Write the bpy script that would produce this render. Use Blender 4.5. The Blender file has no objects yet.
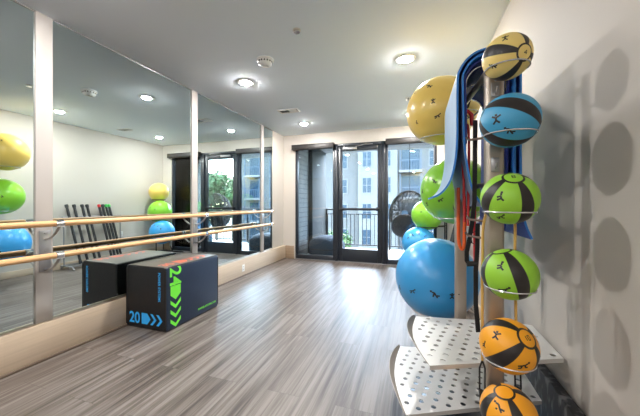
import bpy, bmesh, math, random
from mathutils import Vector, Matrix, noise
random.seed(7)
sc = bpy.context.scene
COL = sc.collection
PI = math.pi
V = Vector

# ------------------------------------------------------------------ camera constants (photo is 640x416)
F = 288.0; VPX = 416.0; HY = 203.0; EYE = 1.215
YAW = math.atan((VPX - 320) / F); CY, SY = math.cos(YAW), math.sin(YAW)
def ray(px, py):
    u = (px - 320) / F
    return V((-SY + u * CY, CY + u * SY, -(py - HY) / F))
def on_sphere(px, py, c, r):
    """direction (unit) from the centre of a ball to the spot on its surface the photo shows at a pixel"""
    d = ray(px, py).normalized(); o = V((0, 0, EYE)) - V(c)
    b = o.dot(d); q = b * b - (o.dot(o) - r * r)
    t = -b - math.sqrt(max(q, 0))
    return (V((0, 0, EYE)) + d * t - V(c)).normalized()

# ------------------------------------------------------------------ room
XL, XR, YF, YB, H = -2.78, 0.65, -4.2, 5.78, 2.692

# ------------------------------------------------------------------ materials
MATS = {}
def newmat(name):
    m = bpy.data.materials.new(name); m.use_nodes = True
    nt = m.node_tree; b = nt.nodes['Principled BSDF']
    MATS[name] = m
    return m, nt, b
def N(nt, typ, **kw):
    n = nt.nodes.new(typ)
    for k, v in kw.items():
        if k.startswith('i_'): n.inputs[k[2:].replace('_', ' ')].default_value = v
        else: setattr(n, k, v)
    return n
def simple(name, col, rough=.5, metal=0, bump=0, bscale=60, vary=.0, vscale=8, coat=0, spec=.5):
    m, nt, b = newmat(name)
    b.inputs['Base Color'].default_value = (*col, 1); b.inputs['Roughness'].default_value = rough
    b.inputs['Metallic'].default_value = metal; b.inputs['Coat Weight'].default_value = coat
    b.inputs['Specular IOR Level'].default_value = spec
    tc = N(nt, 'ShaderNodeTexCoord')
    if vary:
        nz = N(nt, 'ShaderNodeTexNoise', i_Scale=vscale, i_Detail=4.0)
        nt.links.new(tc.outputs['Object'], nz.inputs['Vector'])
        r = N(nt, 'ShaderNodeMapRange'); r.inputs['To Min'].default_value = 1 - vary; r.inputs['To Max'].default_value = 1 + vary
        nt.links.new(nz.outputs['Fac'], r.inputs['Value'])
        mx = N(nt, 'ShaderNodeVectorMath', operation='SCALE'); mx.inputs[0].default_value = col
        nt.links.new(r.outputs['Result'], mx.inputs['Scale']); nt.links.new(mx.outputs[0], b.inputs['Base Color'])
    if bump:
        nz = N(nt, 'ShaderNodeTexNoise', i_Scale=bscale, i_Detail=5.0)
        nt.links.new(tc.outputs['Object'], nz.inputs['Vector'])
        bp = N(nt, 'ShaderNodeBump'); bp.inputs['Strength'].default_value = bump; bp.inputs['Distance'].default_value = .004
        nt.links.new(nz.outputs['Fac'], bp.inputs['Height']); nt.links.new(bp.outputs[0], b.inputs['Normal'])
    return m
def emis(name, col, s):
    m, nt, b = newmat(name)
    b.inputs['Base Color'].default_value = (*col, 1)
    b.inputs['Emission Color'].default_value = (*col, 1); b.inputs['Emission Strength'].default_value = s
    return m

simple('paint_wall', (.57, .53, .48), .72, bump=.15, bscale=180, vary=.015, vscale=2)
simple('paint_ceiling', (.82, .90, .98), .85, bump=.1, bscale=200, vary=.01, vscale=2)
simple('post_paint', (.46, .43, .405), .5)
simple('white_plastic', (.82, .82, .80), .4)
simple('dark_hole', (.03, .03, .03), .6)
simple('bronze_frame', (.012, .017, .026), .35, spec=.6)
simple('shade_box', (.022, .019, .018), .45)
simple('rack_metal', (.42, .365, .31), .38, .55, vary=.08, vscale=12)
simple('shelf_metal', (.74, .73, .71), .42, .25, vary=.04, vscale=10)
simple('ring_metal', (.80, .80, .80), .25, .6)
simple('bracket_grey', (.36, .36, .37), .35, .7)
simple('peg_brown', (.16, .11, .09), .4, .4)
simple('shadow_black', (.012, .015, .022), .28)  # dark colour standing for the shadow under the shelves
simple('chrome', (.75, .76, .78), .15, 1)
simple('black_rubber', (.018, .018, .02), .55)
simple('black_print', (.015, .014, .016), .5)
simple('black_nylon', (.02, .02, .022), .7, bump=.3, bscale=400)
simple('red_rubber', (.62, .02, .025), .35)
simple('orange_rubber', (.85, .14, .03), .35)
simple('tan_rubber', (.72, .44, .12), .4)
simple('green_rubber', (.05, .45, .08), .4)
simple('mat_blue', (.03, .24, .74), .5, bump=.25, bscale=300, vary=.06, vscale=30)
simple('mat_pale', (.30, .46, .66), .5, bump=.25, bscale=300, vary=.10, vscale=9)
simple('mat_navy', (.014, .04, .32), .5, bump=.25, bscale=300, vary=.06, vscale=30)
simple('ball_yellow', (.90, .64, .15), .3, vary=.02, coat=.25)
simple('ball_green', (.25, .64, .04), .28, vary=.02, coat=.25)
simple('ball_blue', (.045, .37, .80), .34, vary=.02, coat=.3)
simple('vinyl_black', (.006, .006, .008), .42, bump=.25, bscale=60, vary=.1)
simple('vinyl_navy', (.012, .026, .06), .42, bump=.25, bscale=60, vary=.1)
simple('vinyl_top_reflection', (.11, .095, .08), .42, bump=.2, bscale=60, vary=.08)  # brownish reflection on the black top face put into the colour
simple('print_green', (.20, .92, .06), .5); simple('print_blue', (.03, .42, .95), .5); simple('print_red', (.60, .12, .06), .5)
simple('stucco_grey', (.02, .026, .03), .8, bump=.3, bscale=120, vary=.05)
simple('siding_grey', (.30, .33, .35), .7)
simple('concrete', (.34, .36, .38), .8, bump=.2, bscale=90, vary=.06, vscale=5)
simple('balcony_soffit', (.20, .21, .22), .8)
simple('iron_black', (.012, .013, .016), .45)
simple('wicker_black', (.02, .02, .024), .6, bump=.6, bscale=220)
simple('cushion_blue', (.02, .045, .08), .85, bump=.3, bscale=200)
simple('cushion_black', (.02, .022, .028), .85, bump=.3, bscale=200)
simple('facade_white', (.125, .112, .10), .8, vary=.03, vscale=.4)
simple('facade_grey', (.08, .095, .115), .8, vary=.04, vscale=.4)
simple('facade_trim', (.165, .15, .135), .7)
simple('facade_glass', (.03, .05, .07), .2, spec=.2)
simple('bark', (.09, .065, .045), .9, bump=.6, bscale=30)
simple('asphalt', (.25, .25, .25), .9, vary=.1, vscale=.5)
simple('grass_ground', (.16, .16, .13), .95, vary=.3, vscale=.6)

def mat_leaf():
    m, nt, b = newmat('leaf_green')
    tc = N(nt, 'ShaderNodeTexCoord'); nz = N(nt, 'ShaderNodeTexNoise', i_Scale=1.3, i_Detail=5.0)
    r = N(nt, 'ShaderNodeValToRGB'); r.color_ramp.elements[0].position = .3; r.color_ramp.elements[1].position = .7
    r.color_ramp.elements[0].color = (.02, .06, .015, 1); r.color_ramp.elements[1].color = (.09, .17, .045, 1)
    nt.links.new(tc.outputs['Object'], nz.inputs['Vector']); nt.links.new(nz.outputs['Fac'], r.inputs[0])
    nt.links.new(r.outputs[0], b.inputs['Base Color']); b.inputs['Roughness'].default_value = .6
mat_leaf()

def mat_mirror():
    m, nt, b = newmat('mirror_silver')
    b.inputs['Base Color'].default_value = (.74, .84, .85, 1); b.inputs['Metallic'].default_value = 1
    b.inputs['Roughness'].default_value = 0.0
mat_mirror()
def mat_glass():
    m, nt, b = newmat('pane_glass'); nt.nodes.remove(b)
    out = nt.nodes['Material Output']
    t = N(nt, 'ShaderNodeBsdfTransparent'); t.inputs[0].default_value = (.90, .95, .95, 1)
    g = N(nt, 'ShaderNodeBsdfGlossy'); g.inputs['Roughness'].default_value = .01
    fr = N(nt, 'ShaderNodeFresnel'); fr.inputs['IOR'].default_value = 1.5
    mx = N(nt, 'ShaderNodeMixShader')
    nt.links.new(fr.outputs[0], mx.inputs[0]); nt.links.new(t.outputs[0], mx.inputs[1]); nt.links.new(g.outputs[0], mx.inputs[2])
    nt.links.new(mx.outputs[0], out.inputs[0])
mat_glass()

def mat_floor():
    m, nt, b = newmat('plank_floor')
    L = nt.links.new
    tc = N(nt, 'ShaderNodeTexCoord')
    rot = N(nt, 'ShaderNodeMapping'); rot.inputs['Rotation'].default_value = (0, 0, PI / 2)
    L(tc.outputs['Object'], rot.inputs['Vector'])
    br = N(nt, 'ShaderNodeTexBrick'); br.offset = .37; br.offset_frequency = 2
    br.inputs['Scale'].default_value = 1; br.inputs['Mortar Size'].default_value = .0012; br.inputs['Mortar Smooth'].default_value = .3
    br.inputs['Brick Width'].default_value = 1.22; br.inputs['Row Height'].default_value = .23; br.inputs['Bias'].default_value = 0
    br.inputs['Color1'].default_value = (0, 0, 0, 1); br.inputs['Color2'].default_value = (1, 1, 1, 1); br.inputs['Mortar'].default_value = (.5, .5, .5, 1)
    L(rot.outputs[0], br.inputs['Vector'])
    # long grain: noise stretched along the plank, shifted per plank
    sc_ = N(nt, 'ShaderNodeMapping'); sc_.inputs['Scale'].default_value = (26, .9, 1)
    L(tc.outputs['Object'], sc_.inputs['Vector'])
    add = N(nt, 'ShaderNodeVectorMath', operation='ADD'); L(sc_.outputs[0], add.inputs[0])
    sh = N(nt, 'ShaderNodeVectorMath', operation='SCALE'); L(br.outputs['Color'], sh.inputs[0]); sh.inputs['Scale'].default_value = 9
    L(sh.outputs[0], add.inputs[1])
    n1 = N(nt, 'ShaderNodeTexNoise', i_Scale=1.0, i_Detail=8.0, i_Roughness=.62, i_Distortion=.35); L(add.outputs[0], n1.inputs['Vector'])
    sc2 = N(nt, 'ShaderNodeMapping'); sc2.inputs['Scale'].default_value = (120, 2.4, 1); L(tc.outputs['Object'], sc2.inputs['Vector'])
    n2 = N(nt, 'ShaderNodeTexNoise', i_Scale=1.0, i_Detail=4.0, i_Roughness=.7); L(sc2.outputs[0], n2.inputs['Vector'])
    rp = N(nt, 'ShaderNodeValToRGB'); e = rp.color_ramp.elements
    e[0].position = .33; e[0].color = (.050, .038, .031, 1); e[1].position = .63; e[1].color = (.225, .198, .178, 1)
    x = rp.color_ramp.elements.new(.47); x.color = (.128, .104, .089, 1)
    cmb = N(nt, 'ShaderNodeMath', operation='MULTIPLY_ADD'); L(n2.outputs['Fac'], cmb.inputs[0]); cmb.inputs[1].default_value = .30
    L(n1.outputs['Fac'], cmb.inputs[2])
    sb = N(nt, 'ShaderNodeMath', operation='SUBTRACT'); L(cmb.outputs[0], sb.inputs[0]); sb.inputs[1].default_value = .15
    pv = N(nt, 'ShaderNodeMath', operation='MULTIPLY_ADD'); 
    sep = N(nt, 'ShaderNodeSeparateColor'); L(br.outputs['Color'], sep.inputs[0])
    L(sep.outputs[0], pv.inputs[0]); pv.inputs[1].default_value = .07; L(sb.outputs[0], pv.inputs[2])
    sb2 = N(nt, 'ShaderNodeMath', operation='SUBTRACT'); L(pv.outputs[0], sb2.inputs[0]); sb2.inputs[1].default_value = .035
    L(sb2.outputs[0], rp.inputs[0])
    mx = N(nt, 'ShaderNodeMix', data_type='RGBA'); mx.inputs['B'].default_value = (.07, .058, .05, 1)
    L(br.outputs['Fac'], mx.inputs['Factor']); L(rp.outputs[0], mx.inputs['A']); L(mx.outputs['Result'], b.inputs['Base Color'])
    rr = N(nt, 'ShaderNodeMapRange'); rr.inputs['To Min'].default_value = .32; rr.inputs['To Max'].default_value = .48
    L(n1.outputs['Fac'], rr.inputs['Value']); L(rr.outputs[0], b.inputs['Roughness'])
    bp = N(nt, 'ShaderNodeBump'); bp.inputs['Strength'].default_value = .18; bp.inputs['Distance'].default_value = .002
    L(n2.outputs['Fac'], bp.inputs['Height']); L(bp.outputs[0], b.inputs['Normal'])
    b.inputs['Specular IOR Level'].default_value = .5
mat_floor()

def mat_panel(name, c0, c1):
    m, nt, b = newmat(name); L = nt.links.new
    tc = N(nt, 'ShaderNodeTexCoord'); mp = N(nt, 'ShaderNodeMapping'); mp.inputs['Scale'].default_value = (1.2, 1.2, 40)
    L(tc.outputs['Object'], mp.inputs['Vector'])
    n1 = N(nt, 'ShaderNodeTexNoise', i_Scale=1.5, i_Detail=5.0, i_Roughness=.6); L(mp.outputs[0], n1.inputs['Vector'])
    rp = N(nt, 'ShaderNodeValToRGB'); e = rp.color_ramp.elements
    e[0].position = .3; e[0].color = (*c0, 1); e[1].position = .7; e[1].color = (*c1, 1)
    L(n1.outputs['Fac'], rp.inputs[0]); L(rp.outputs[0], b.inputs['Base Color']); b.inputs['Roughness'].default_value = .5
mat_panel('panel_wood', (.54, .43, .32), (.62, .50, .375))
mat_panel('base_wood', (.26, .18, .12), (.38, .28, .19))
mat_panel('shoe_wood', (.13, .095, .07), (.20, .15, .11))

def mat_filler():
    m, nt, b = newmat('filler_light_dots'); L = nt.links.new
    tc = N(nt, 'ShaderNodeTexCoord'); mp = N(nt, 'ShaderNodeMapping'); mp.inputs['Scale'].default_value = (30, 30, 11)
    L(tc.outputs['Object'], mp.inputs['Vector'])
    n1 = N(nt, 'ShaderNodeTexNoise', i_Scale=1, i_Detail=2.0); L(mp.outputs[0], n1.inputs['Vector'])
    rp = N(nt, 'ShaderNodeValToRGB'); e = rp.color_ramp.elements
    e[0].position = .52; e[0].color = (.014, .016, .022, 1); e[1].position = .68; e[1].color = (.16, .16, .17, 1)  # pale flecks painted in for light dots falling through the shelf holes
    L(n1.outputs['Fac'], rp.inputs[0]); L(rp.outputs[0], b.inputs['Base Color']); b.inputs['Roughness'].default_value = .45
mat_filler()
def mat_barre():
    m, nt, b = newmat('barre_wood'); L = nt.links.new
    tc = N(nt, 'ShaderNodeTexCoord'); mp = N(nt, 'ShaderNodeMapping'); mp.inputs['Scale'].default_value = (60, 1.5, 60)
    L(tc.outputs['Object'], mp.inputs['Vector'])
    n1 = N(nt, 'ShaderNodeTexNoise', i_Scale=1, i_Detail=4.0); L(mp.outputs[0], n1.inputs['Vector'])
    rp = N(nt, 'ShaderNodeValToRGB'); e = rp.color_ramp.elements
    e[0].position = .3; e[0].color = (.62, .34, .15, 1); e[1].position = .7; e[1].color = (.80, .50, .25, 1)
    L(n1.outputs['Fac'], rp.inputs[0]); L(rp.outputs[0], b.inputs['Base Color']); b.inputs['Roughness'].default_value = .32
mat_barre()

def mat_siding(name, c, pitch):
    m, nt, b = newmat(name); L = nt.links.new
    tc = N(nt, 'ShaderNodeTexCoord'); sp = N(nt, 'ShaderNodeSeparateXYZ'); L(tc.outputs['Object'], sp.inputs[0])
    md = N(nt, 'ShaderNodeMath', operation='MODULO'); L(sp.outputs['Z'], md.inputs[0]); md.inputs[1].default_value = pitch
    bp = N(nt, 'ShaderNodeBump'); bp.inputs['Strength'].default_value = 1; bp.inputs['Distance'].default_value = .3
    L(md.outputs[0], bp.inputs['Height']); L(bp.outputs[0], b.inputs['Normal'])
    lt = N(nt, 'ShaderNodeMath', operation='LESS_THAN'); L(md.outputs[0], lt.inputs[0]); lt.inputs[1].default_value = pitch * .12
    mx = N(nt, 'ShaderNodeMix', data_type='RGBA'); mx.inputs['A'].default_value = (*c, 1); mx.inputs['B'].default_value = (c[0] * .45, c[1] * .45, c[2] * .45, 1)
    L(lt.outputs[0], mx.inputs['Factor']); L(mx.outputs['Result'], b.inputs['Base Color']); b.inputs['Roughness'].default_value = .7
mat_siding('lap_siding', (.16, .18, .19), .11)

def mat_med(name, col, rough=.42, light=(.9, .9, .9)):
    """panelled medicine ball: four black meridian panels and a ringed cap around the object's +Z pole"""
    m, nt, b = newmat(name); L = nt.links.new
    tc = N(nt, 'ShaderNodeTexCoord'); nr = N(nt, 'ShaderNodeVectorMath', operation='NORMALIZE'); L(tc.outputs['Object'], nr.inputs[0])
    sp = N(nt, 'ShaderNodeSeparateXYZ'); L(nr.outputs[0], sp.inputs[0])
    at = N(nt, 'ShaderNodeMath', operation='ARCTAN2'); L(sp.outputs['Y'], at.inputs[0]); L(sp.outputs['X'], at.inputs[1])
    m4 = N(nt, 'ShaderNodeMath', operation='MULTIPLY'); L(at.outputs[0], m4.inputs[0]); m4.inputs[1].default_value = 4
    cs = N(nt, 'ShaderNodeMath', operation='COSINE'); L(m4.outputs[0], cs.inputs[0])
    ss = N(nt, 'ShaderNodeMapRange'); ss.inputs['From Min'].default_value = .52; ss.inputs['From Max'].default_value = .58; L(cs.outputs[0], ss.inputs['Value'])
    az = N(nt, 'ShaderNodeMath', operation='ABSOLUTE'); L(sp.outputs['Z'], az.inputs[0])
    cap = N(nt, 'ShaderNodeMath', operation='LESS_THAN'); L(az.outputs[0], cap.inputs[0]); cap.inputs[1].default_value = .935
    mu = N(nt, 'ShaderNodeMath', operation='MULTIPLY'); L(ss.outputs[0], mu.inputs[0]); L(cap.outputs[0], mu.inputs[1])
    d = N(nt, 'ShaderNodeMath', operation='SUBTRACT'); L(az.outputs[0], d.inputs[0]); d.inputs[1].default_value = .94
    ad = N(nt, 'ShaderNodeMath', operation='ABSOLUTE'); L(d.outputs[0], ad.inputs[0])
    rg = N(nt, 'ShaderNodeMath', operation='LESS_THAN'); L(ad.outputs[0], rg.inputs[0]); rg.inputs[1].default_value = .013
    mxm = N(nt, 'ShaderNodeMath', operation='MAXIMUM'); L(mu.outputs[0], mxm.inputs[0]); L(rg.outputs[0], mxm.inputs[1])
    mx = N(nt, 'ShaderNodeMix', data_type='RGBA'); mx.inputs['A'].default_value = (*col, 1); mx.inputs['B'].default_value = (.022, .018, .018, 1)
    L(mxm.outputs[0], mx.inputs['Factor']); L(mx.outputs['Result'], b.inputs['Base Color'])
    b.inputs['Roughness'].default_value = rough
    nz = N(nt, 'ShaderNodeTexNoise', i_Scale=220.0, i_Detail=3.0); L(tc.outputs['Object'], nz.inputs['Vector'])
    bp = N(nt, 'ShaderNodeBump'); bp.inputs['Strength'].default_value = .25; bp.inputs['Distance'].default_value = .002
    L(nz.outputs['Fac'], bp.inputs['Height']); L(bp.outputs[0], b.inputs['Normal'])
mat_med('med_yellow', (.93, .72, .24)); mat_med('med_blue', (.06, .38, .66)); mat_med('med_green', (.33, .68, .05)); mat_med('med_orange', (.98, .42, .02))

emis('lamp_glow', (1.0, .965, .93), 690.0)

# ------------------------------------------------------------------ mesh helpers
def finish(o, smooth=True, angle=40):
    if smooth:
        for p in o.data.polygons: p.use_smooth = True
        try: o.data.set_sharp_from_angle(angle=math.radians(angle))
        except Exception: pass
def root_loc(p):
    l = V((0, 0, 0))
    while p is not None: l = l + p.location; p = p.parent
    return l
def link(name, bm, mats, parent=None, loc=None, smooth=True, angle=40):
    """link a bmesh built in world space as one object; its origin sits at loc (or at its thing's base)"""
    me = bpy.data.meshes.new(name)
    bmesh.ops.recalc_face_normals(bm, faces=bm.faces) if bm.get('recalc') else None
    off = root_loc(parent) if parent is not None else (V(loc) if loc is not None else V((0, 0, 0)))
    bm['bm'].to_mesh(me) if isinstance(bm, dict) else bm.to_mesh(me)
    me.transform(Matrix.Translation(-off))
    o = bpy.data.objects.new(name, me); COL.objects.link(o)
    if parent is not None: o.parent = parent
    else: o.location = off
    for m in (mats if isinstance(mats, (list, tuple)) else [mats]): me.materials.append(MATS[m])
    finish(o, smooth, angle)
    return o
class MB:
    def __init__(s): s.bm = bmesh.new()
    def box(s, x0, x1, y0, y1, z0, z1, bev=0, seg=2, mi=0, rot=None, piv=None):
        r = bmesh.ops.create_cube(s.bm, size=1)
        vs = r['verts']
        for v in vs: v.co = V(((x0 + x1) / 2 + v.co.x * (x1 - x0), (y0 + y1) / 2 + v.co.y * (y1 - y0), (z0 + z1) / 2 + v.co.z * (z1 - z0)))
        fs = list({f for v in vs for f in v.link_faces})
        if bev:
            es = list({e for v in vs for e in v.link_edges})
            rr = bmesh.ops.bevel(s.bm, geom=es, offset=bev, segments=seg, affect='EDGES', profile=.5)
            fs = rr['faces'] + [f for f in fs if f.is_valid]
            vs = list({v for f in fs for v in f.verts})
        for f in fs: f.material_index = mi
        if rot is not None:
            M = Matrix.Translation(V(piv)) @ rot @ Matrix.Translation(-V(piv))
            for v in vs: v.co = M @ v.co
        return vs
    def tube(s, pts, r, seg=10, cap=True, mi=0, closed=False):
        pts = [V(p) for p in pts]; n = len(pts); rings = []
        rs = r if isinstance(r, (list, tuple)) else [r] * n
        up = None
        for i, p in enumerate(pts):
            if closed: d = pts[(i + 1) % n] - pts[i - 1]
            else: d = pts[min(i + 1, n - 1)] - pts[max(i - 1, 0)]
            if d.length < 1e-9: d = V((0, 0, 1))
            d.normalize()
            if up is None: up = V((0, 0, 1)) if abs(d.z) < .9 else V((1, 0, 0))
            a = d.cross(up); 
            if a.length < 1e-4: a = d.cross(V((1, .3, 0)))
            a.normalize(); b = a.cross(d).normalized(); up = b
            rings.append([s.bm.verts.new(p + (a * math.cos(2 * PI * k / seg) + b * math.sin(2 * PI * k / seg)) * rs[i]) for k in range(seg)])
        m = n if closed else n - 1
        for i in range(m):
            A, B = rings[i], rings[(i + 1) % n]
            for k in range(seg):
                f = s.bm.faces.new((A[k], A[(k + 1) % seg], B[(k + 1) % seg], B[k])); f.material_index = mi
        if cap and not closed:
            f = s.bm.faces.new(rings[0][::-1]); f.material_index = mi
            f = s.bm.faces.new(rings[-1]); f.material_index = mi
    def lathe(s, prof, c=(0, 0, 0), seg=32, axis='Z', mi=0):
        """prof: (radius, height) pairs"""
        rings = []
        for (r, h) in prof:
            if r < 1e-6: rings.append([s.bm.verts.new(s._ax(0, 0, h, axis, c))])
            else: rings.append([s.bm.verts.new(s._ax(r * math.cos(2 * PI * k / seg), r * math.sin(2 * PI * k / seg), h, axis, c)) for k in range(seg)])
        for A, B in zip(rings, rings[1:]):
            for k in range(seg):
                k2 = (k + 1) % seg
                if len(A) == 1 and len(B) == 1: continue
                if len(A) == 1: q = (A[0], B[k2], B[k])
                elif len(B) == 1: q = (A[k], A[k2], B[0])
                else: q = (A[k], A[k2], B[k2], B[k])
                s.bm.faces.new(q).material_index = mi
    def _ax(s, a, b, h, axis, c):
        v = {'Z': V((a, b, h)), 'X': V((h, a, b)), 'Y': V((a, h, b))}[axis]
        return v + V(c)
    def fin(s):
        bmesh.ops.recalc_face_normals(s.bm, faces=s.bm.faces[:]); return s.bm
    def obj(s, name, mats, parent=None, loc=None, smooth=True, angle=40):
        s.fin(); me = bpy.data.meshes.new(name)
        off = root_loc(parent) if parent is not None else (V(loc) if loc is not None else V((0, 0, 0)))
        s.bm.transform(Matrix.Translation(-off)); s.bm.to_mesh(me); s.bm.free()
        o = bpy.data.objects.new(name, me); COL.objects.link(o)
        if parent is not None: o.parent = parent
        else: o.location = off
        for m in (mats if isinstance(mats, (list, tuple)) else [mats]): me.materials.append(MATS[m])
        finish(o, smooth, angle); return o
def tag(o, label=None, cat=None, group=None, kind=None):
    if label: o['label'] = label
    if cat: o['category'] = cat
    if group: o['group'] = group
    if kind: o['kind'] = kind
    return o
def thing(name, loc, label, cat, group=None):
    o = bpy.data.objects.new(name, None); COL.objects.link(o); o.location = loc; o.empty_display_size = .1
    return tag(o, label, cat, group)
def struct(name, mb, mats, loc=(0, 0, 0), **k):
    o = mb.obj(name, mats, None, loc, **k); o['kind'] = 'structure'; return o
def copy_tree(o, parent=None):
    c = o.copy(); COL.objects.link(c)
    if parent is not None: c.parent = parent
    for ch in [x for x in bpy.data.objects if x.parent == o]: copy_tree(ch, c)
    return c
def arc(c, r, a0, a1, n, plane='XY'):
    out = []
    for i in range(n):
        a = a0 + (a1 - a0) * i / (n - 1)
        p, q = r * math.cos(a), r * math.sin(a)
        out.append(V(c) + {'XY': V((p, q, 0)), 'XZ': V((p, 0, q)), 'YZ': V((0, p, q))}[plane])
    return out

# ------------------------------------------------------------------ room shell
m = MB(); m.box(XL - .1, XR + .1, YF - .1, YB + .22, -.12, 0); struct('floor', m, 'plank_floor', smooth=False)
m = MB(); m.box(XL - .1, XR + .1, YF - .1, YB + .2, H, H + .35); struct('ceiling', m, 'paint_ceiling', smooth=False)
m = MB(); m.box(XL - .2, XL - .012, YF, YB + .2, 0, H); struct('wall_left', m, 'paint_wall', smooth=False)
m = MB(); m.box(XR, XR + .15, YF, YB + .2, 0, H); struct('wall_right', m, 'paint_wall', smooth=False)
m = MB(); m.box(XL - .2, XR + .15, YF - .15, YF, 0, H); struct('wall_front', m, 'paint_wall', smooth=False)
# back wall with one wide opening for the window / door / window set
OX0, OX1, OZ = -2.50, .37, 2.44
m = MB()
m.box(XL - .1, OX0, YB, YB + .18, 0, H); m.box(OX1, XR + .1, YB, YB + .18, 0, H); m.box(OX0, OX1, YB, YB + .18, OZ, H)
struct('wall_back', m, 'paint_wall', smooth=False)
# left wall: tan panelled ledge under the mirrors, with shoe moulding
PX = -2.72
m = MB(); m.box(XL - .012, PX, YF, YB, .018, .285, .004); struct('baseboard_left', m, 'panel_wood')
m = MB(); m.box(XL - .012, PX + .014, YF, YB - .014, 0, .020, .004); struct('trim_5', m, 'shoe_wood')
m = MB(); m.box(XL + .001, OX0 - .02, YB - .014, YB, 0, .285, .003); m.box(OX1 + .02, XR - .016, YB - .014, YB, 0, .285, .003); struct('baseboard_back', m, 'base_wood')
m = MB(); m.box(XR - .014, XR, YF, YB, 0, .11, .003); struct('baseboard_right', m, 'panel_wood')
# posts between the mirror panels
POSTS = [(1.405, 1.515), (3.03, 3.13), (4.80, 4.895)]
for i, (a, b) in enumerate(POSTS):
    m = MB(); m.box(XL - .012, XL + .016, a, b, .285, H, .003); struct('trim_%d' % (i + 1), m, 'post_paint')
# white wall piece after the last mirror and metal channel along the mirror tops
m = MB(); m.box(XL - .012, XL + .004, 5.27, YB, .285, H); struct('trim_4', m, 'paint_wall')
m = MB(); m.box(XL - .012, XL + .010, YF, 5.27, H - .008, H, .001); struct('trim_6', m, 'bracket_grey')
MIR = [(YF + .01, 1.405, 'tall mirror panel nearest the camera, reflecting the big exercise balls'),
       (1.515, 3.03, 'wide wall mirror behind the soft jump box'),
       (3.13, 4.80, 'tall mirror panel reflecting the glass balcony door'),
       (4.895, 5.27, 'narrow mirror strip beside the far corner of the room')]
for a, b, lab in MIR:
    m = MB(); m.box(XL - .010, XL, a, b, .287, H - .008)
    tag(m.obj('wall_mirror', 'mirror_silver', None, (XL, (a + b) / 2, .287), smooth=False), lab, 'mirror', 'wall mirrors on the left wall')

# ------------------------------------------------------------------ windows and door in the back wall
FY0, FY1 = YB + .02, YB + .11
def frame_rect(m, x0, x1, z0, z1, w, y0=FY0, y1=FY1, wb=None, wt=None):
    wb = wb or w; wt = wt or w
    m.box(x0, x0 + w, y0, y1, z0, z1, .004); m.box(x1 - w, x1, y0, y1, z0, z1, .004)
    m.box(x0 + w, x1 - w, y0, y1, z0, z0 + wb, .004); m.box(x0 + w, x1 - w, y0, y1, z1 - wt, z1, .004)
def opening(name, x0, x1, w, wb, wt, z0=0.0):
    r = bpy.data.objects.new(name, None); COL.objects.link(r); r.location = ((x0 + x1) / 2, YB + .06, 0); r['kind'] = 'structure'
    m = MB(); frame_rect(m, x0, x1, z0, OZ, w, wb=wb, wt=wt); m.obj('window_frame' if 'window' in name else 'door_frame', 'bronze_frame', r)
    m = MB(); m.box(x0 + w, x1 - w, YB + .06, YB + .066, z0 + wb, OZ - wt); m.obj('glass_pane', 'pane_glass', r, smooth=False)
    return r
DX0, DX1 = -1.60, -.58
opening('window_1', OX0, DX0, .05, .10, .06)
opening('window_2', DX1, OX1, .055, .10, .06)
d = bpy.data.objects.new('door_1', None); COL.objects.link(d); d.location = ((DX0 + DX1) / 2, YB + .06, 0); d['kind'] = 'structure'
m = MB(); m.box(DX0, DX0 + .06, FY0 - .02, FY1, 0, OZ, .004); m.box(DX1 - .06, DX1, FY0 - .02, FY1, 0, OZ, .004); m.box(DX0 + .06, DX1 - .06, FY0 - .02, FY1, OZ - .05, OZ, .004)
m.obj('door_frame', 'bronze_frame', d)
m = MB(); frame_rect(m, DX0 + .064, DX1 - .064, .012, OZ - .054, .085, y0=FY0 + .01, y1=FY0 + .055, wb=.26, wt=.10)
leaf = m.obj('door_leaf', 'bronze_frame', d)
m = MB(); m.box(DX0 + .149, DX1 - .149, YB + .05, YB + .056, .272, OZ - .154); m.obj('glass_pane', 'pane_glass', d, smooth=False)
m = MB(); m.box(DX0 + .10, DX1 - .10, YB - .035, YB - .005, 1.065, 1.115, .006); m.box(DX0 + .10, DX0 + .17, YB - .01, YB + .032, 1.05, 1.13, .004); m.box(DX1 - .17, DX1 - .10, YB - .01, YB + .032, 1.05, 1.13, .004)
m.obj('push_bar', 'iron_black', leaf)
m = MB(); m.box(DX0 + .20, DX0 + .46, YB - .03, YB + .03, OZ - .135, OZ - .085, .006); m.tube([(DX0 + .44, YB - .02, OZ - .08), (DX0 + .66, YB - .10, OZ - .06), (DX0 + .78, YB - .01, OZ - .045)], .008, 8)
m.obj('door_closer', 'bracket_grey', leaf)
m = MB(); m.box(OX0, OX1, YB - .012, FY1 + .05, 0, .012, .003); struct('trim_7', m, 'bracket_grey')
for x0, x1, lab in ((OX0 - .045, DX0 - .01, 'dark bronze roller shade cassette above the left window'), (DX1 + .02, OX1 + .045, 'dark bronze roller shade cassette above the right window')):
    r = thing('roller_shade', ((x0 + x1) / 2, YB, 2.36), lab, 'roller shade', 'roller shades above the windows')
    m = MB(); m.box(x0, x1, YB - .095, YB, 2.355, 2.462, .006); m.obj('cassette', 'shade_box', r)
    m = MB(); m.tube([(x0 + .03, YB - .045, 2.36), (x1 - .03, YB - .045, 2.36)], .018, 10); m.obj('shade_tube', 'shade_box', r)

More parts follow.
